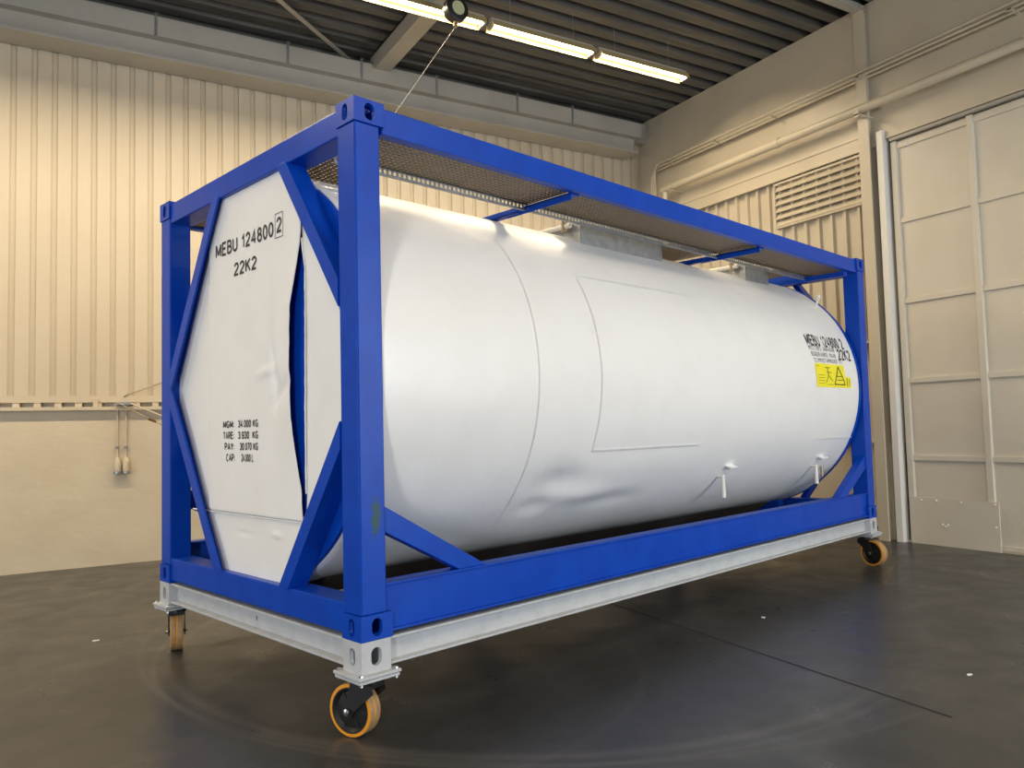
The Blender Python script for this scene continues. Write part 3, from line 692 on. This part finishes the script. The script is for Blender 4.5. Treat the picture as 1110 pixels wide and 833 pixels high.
# ---- front end panel of thin wrinkled sheets
def hexl(z):   # left edge (larger y)
    K = [(.10, 1.66), (.543, 1.98), (1.03, 2.30), (1.475, 2.31), (1.803, 2.12), (2.192, 1.84), (2.45, 1.62)]
    return interp(K, z)
def hexr(z):   # right edge, tucked under the flanges
    K = [(.10, .88), (.16, .84), (1.12, .18), (1.50, .18), (2.44, .84), (2.46, .85)]
    return interp(K, z)
def interp(K, z):
    if z <= K[0][0]: return K[0][1]
    for (a, p), (b, q) in zip(K, K[1:]):
        if z <= b: return p+(q-p)*(z-a)/(b-a)
    return K[-1][1]
def wob(y, z, s=1): return .004*noise.noise(Vector((y*2.3, z*1.7, 5)))*s + .0018*noise.noise(Vector((y*9, z*7, 2)))*s
def sheet(name, z0, z1, yr, yl, xf, ny=40, nz=90, t=.004):
    bm = BM(); g = []
    for j in range(nz+1):
        z = z0+(z1-z0)*j/nz; a, b = yr(z), yl(z)
        g.append([bm.verts.new((xf(a+(b-a)*i/ny, z), a+(b-a)*i/ny, z)) for i in range(ny+1)])
    for j in range(nz):
        for i in range(ny): bm.faces.new([g[j][i], g[j][i+1], g[j+1][i+1], g[j+1][i]])
    bmesh.ops.remove_doubles(bm, verts=bm.verts, dist=1e-5)
    o = P(name, bm, 'sheet', smooth=True); s = o.modifiers.new('thick', 'SOLIDIFY'); s.thickness = t; s.offset = 0; return o
def gap_l(z):  # torn right edge of the centre sheet
    K = [(.50, .60), (.68, .61), (.83, .640), (1.07, .676), (1.35, .690), (1.67, .672), (1.86, .622), (2.0, .595), (2.44, .55)]
    return interp(K, z) + .004*noise.noise(Vector((0, z*14, 1)))
def gap_r(z):
    K = [(.50, .585), (.68, .578), (1.07, .579), (1.66, .568), (1.85, .566), (2.0, .598), (2.44, .60)]
    return interp(K, z) + .003*noise.noise(Vector((3, z*22, 1)))
def G(y, z, cy, cz, wy, wz, rot=0):
    c, s = math.cos(rot), math.sin(rot); u = (y-cy)*c+(z-cz)*s; v = -(y-cy)*s+(z-cz)*c
    return math.exp(-(u/wy)**2-(v/wz)**2)
def xc(y, z):  # centre sheet, bulged towards its torn edge and creased in the middle
    e = max(0, 1-(y-gap_l(z))/.35); env = max(0, min(1, (z-.65)/.4))*max(0, min(1, (2.05-z)/.4))
    d = -.022*e*e*env
    d += .020*G(y, z, .90, 1.34, .030, .20, R(-10)) - .016*G(y, z, .82, 1.42, .05, .26, R(-6))
    d += .016*G(y, z, .80, 1.20, .13, .035, R(-30)) - .012*G(y, z, .98, 1.33, .12, .022, R(-8)) + .008*G(y, z, .85, 1.27, .06, .05)
    return .045 + d + wob(y, z)
fl = lambda z: 1.735 + .003*noise.noise(Vector((8, z*12, 1)))
SL = .51
sheet('centre_sheet', SL, 2.44, lambda z: max(gap_l(z), hexr(z)-.02), lambda z: min(fl(z), hexl(z)), xc, 60, 120)
sheet('left_flap', SL, 2.33, lambda z: min(1.72, hexl(z)-.001), hexl, lambda y, z: .056+.02*max(0, (y-1.72))/.6+wob(y, z), 16, 90)
sheet('right_flap', SL, 2.10, lambda z: hexr(z), lambda z: max(gap_r(z), hexr(z)+.001), lambda y, z: .062+wob(y, z, .6), 16, 90)
sheet('bottom_sheet', .12, SL+.03, lambda z: hexr(z)-.02, hexl, lambda y, z: .060+wob(y, z)-.010*G(y, z, .9, .42, .05, .015)+.006*G(y, z, 1.3, .40, .1, .01), 50, 30)
# fold line: thin raised lips
b = BM(); pts = [(xc(fl(z), z)-.001, fl(z), z) for z in [SL+.02+(1.98-SL)*i/60 for i in range(58)]]; tube(b, pts, .0035, 6); P('sheet_fold', b, 'sheet', smooth=True)
b = BM(); pts = [(.048+wob(y, SL), y, SL-.004+.004*noise.noise(Vector((y*9, 0, 0)))) for y in [.58+(2.0-.58)*i/50 for i in range(51)]]; tube(b, pts, .005, 6); P('sheet_fold', b, 'sheet', smooth=True)
b = BM(); pts = [(.055, gap_r(z), z) for z in [.66+(1.36)*i/80 for i in range(81)]]; tube(b, pts, [.004+.003*abs(noise.noise(Vector((0, i*.9, 0)))) for i in range(81)], 6); P('torn_edge', b, 'sheet', smooth=True)
# blue backing plate behind the sheets
bm = BM(); prism(bm, [(.86, .15), (1.55, .15), (2.30, 1.1), (2.30, 1.45), (1.57, 2.45), (.84, 2.45), (.17, 1.5), (.17, 1.1)], 0, .082, .09); P('end_plate', bm, 'blue')
FX = .040
def end_text(s, y0, z0, y1, size, wx, bold=.014, parent=None, lift=.0):
    bm = bold_text(s, size, wx, bold); L = max(v.co.x for v in bm.verts); k = (y0-y1)/L
    P('lettering', place(bm, lambda u, v: (xc(y0-u*k, z0+v)-.0045, y0-u*k, z0+v)), 'ink')
end_text('MEBU 124800', 1.628, 2.08, .885, .088, .17, .15)
end_text('2', .848, 2.09, .79, .088, .17, .15)
end_text('22K2', 1.376, 1.93, 1.09, .082, .17, .15)
bm = BM(); f2 = lambda u, v: (xc(u, v)-.0045, u, v)
for a, b in (((.865, 2.065), (.775, 2.065)), ((.775, 2.065), (.775, 2.20)), ((.775, 2.20), (.865, 2.20)), ((.865, 2.20), (.865, 2.065))): line(bm, a, b, .004, f2, 3)
P('check_digit_box', bm, 'ink')
for i, (a, b, bx) in enumerate((('MGM:', '34.000 KG', 0), ('TARE:', '3.930  KG', 0), ('PAY:', '30.070 KG', -.02), ('CAP:', '24.000 L', -.04))):
    z = 1.018-.0665*i
    end_text(a, 1.53+bx, z, 1.385+bx*.3, .046, .19, .13)
    end_text(b, 1.330+bx, z, (1.085, 1.085, 1.085, 1.145)[i], .046, .19, .10)

# ---- walkway gratings, cross members and top boxes
def grating(name, x0, x1, y0, y1, z, lip=None):
    t = thing_part(name)
    bm = BM(); p = .034; w = .016; k = x0
    while k < x1: box(bm, k, min(k+w, x1), y0, y1, z, z+.005); k += p
    k = y0
    while k < y1-.01: box(bm, x0, x1, k, k+w, z+.001, z+.0062); k += p
    box(bm, x0, x1, y1-.02, y1, z, z+.006)
    o = obj(name, bm, 'grate', CT)
    if lip:                                      # pierced upstand along the inner edge
        bm = boxes((x0, x1, y1-.003, y1, z-.045, z-.030), (x0, x1, y1-.003, y1, z-.008, z+.006)); k = x0
        while k < x1: box(bm, k, k+.016, y1-.003, y1, z-.030, z-.008); k += .034
        obj('pierced_edge', bm, 'galv', o)
        bm = boxes((x0, x1, y1-.02, y1+.0, z-.048, z-.045)); obj('edge_angle', bm, 'galv', o)
    return o
def thing_part(n): return None
WZ = 2.462
grating('walkway_grating', .18, 1.66, .08, .47, WZ, True)
grating('walkway_grating', 1.68, 4.03, .08, .47, WZ, True)
grating('walkway_grating', 4.05, 5.86, .08, .47, WZ, True)
grating('walkway_grating', .18, .50, .49, 1.3, WZ)
grating('walkway_grating', .18, 5.8, 1.98, 2.36, WZ)
grating('walkway_grating', 3.42, 4.05, .50, 1.9, WZ+.01)
grating('walkway_grating', 5.22, 5.62, .50, 1.9, WZ+.01)
for x in (1.63, 4.02):
    P('walkway_bearer', boxes((x, x+.08, .06, .63, 2.435, 2.447), (x, x+.010, .06, .63, 2.400, 2.447)), 'blue')
    P('walkway_bearer', boxes((x-.04, x+.02, .50, .86, 2.405, 2.415), (x-.04, x-.03, .50, .86, 2.405, 2.44)), 'blue')
    P('walkway_bearer', boxes((x, x+.08, LY-.63, LY-.06, 2.435, 2.447), (x, x+.010, LY-.63, LY-.06, 2.400, 2.447)), 'blue')
P('walkway_bearer', boxes((5.70, 5.78, .06, .9, 2.40, 2.445)), 'blue')
def spill_box(x0, x1, y0, y1, z1):
    t = .004; yb = lambda y: ZT+math.sqrt(max(0, RT**2-(y-YC)**2))-.01
    bm = BM(); box(bm, x0, x1, y0, y0+t, yb(y0), z1); box(bm, x0, x1, y1-t, y1, yb(y1), z1)
    for x in (x0, x1-t):
        ys = [y0+(y1-y0)*i/16 for i in range(17)]
        prism(bm, [(y, yb(y)) for y in ys]+[(y1, z1), (y0, z1)], 0, x, x+t)
    o = P('spill_box', bm, 'galv')
    obj('box_rim', boxes((x0, x1, y0-.012, y0+t, z1-.004, z1), (x0, x1, y0-.012, y0-.008, z1-.02, z1)), 'galv', o)
    b = tube(BM(), [(x0-.04, y0+.06, z1-.02), (x0-.04, y1, z1-.02)], .02, 12); obj('hinge_rod', b, 'frame', o, smooth=True)
    b = tube(BM(), [(x0-.04, y0+.12, z1-.06), (x0-.04, y0+.12, z1+.02)], .024, 8); obj('rod_clamp', b, 'brass', o, smooth=True)
spill_box(2.35, 3.39, .60, 1.85, 2.49)
spill_box(4.76, 5.20, .60, 1.85, 2.49)
# manhole lid seen nowhere from here stays inside the first box
bm = lathe(BM(), [(.28, 0), (.28, .05), (.2, .09), (.0001, .10)], Matrix.Translation((2.87, YC, ZT+RT-.02)), 32); P('manhole_lid', bm, 'galv', smooth=True)
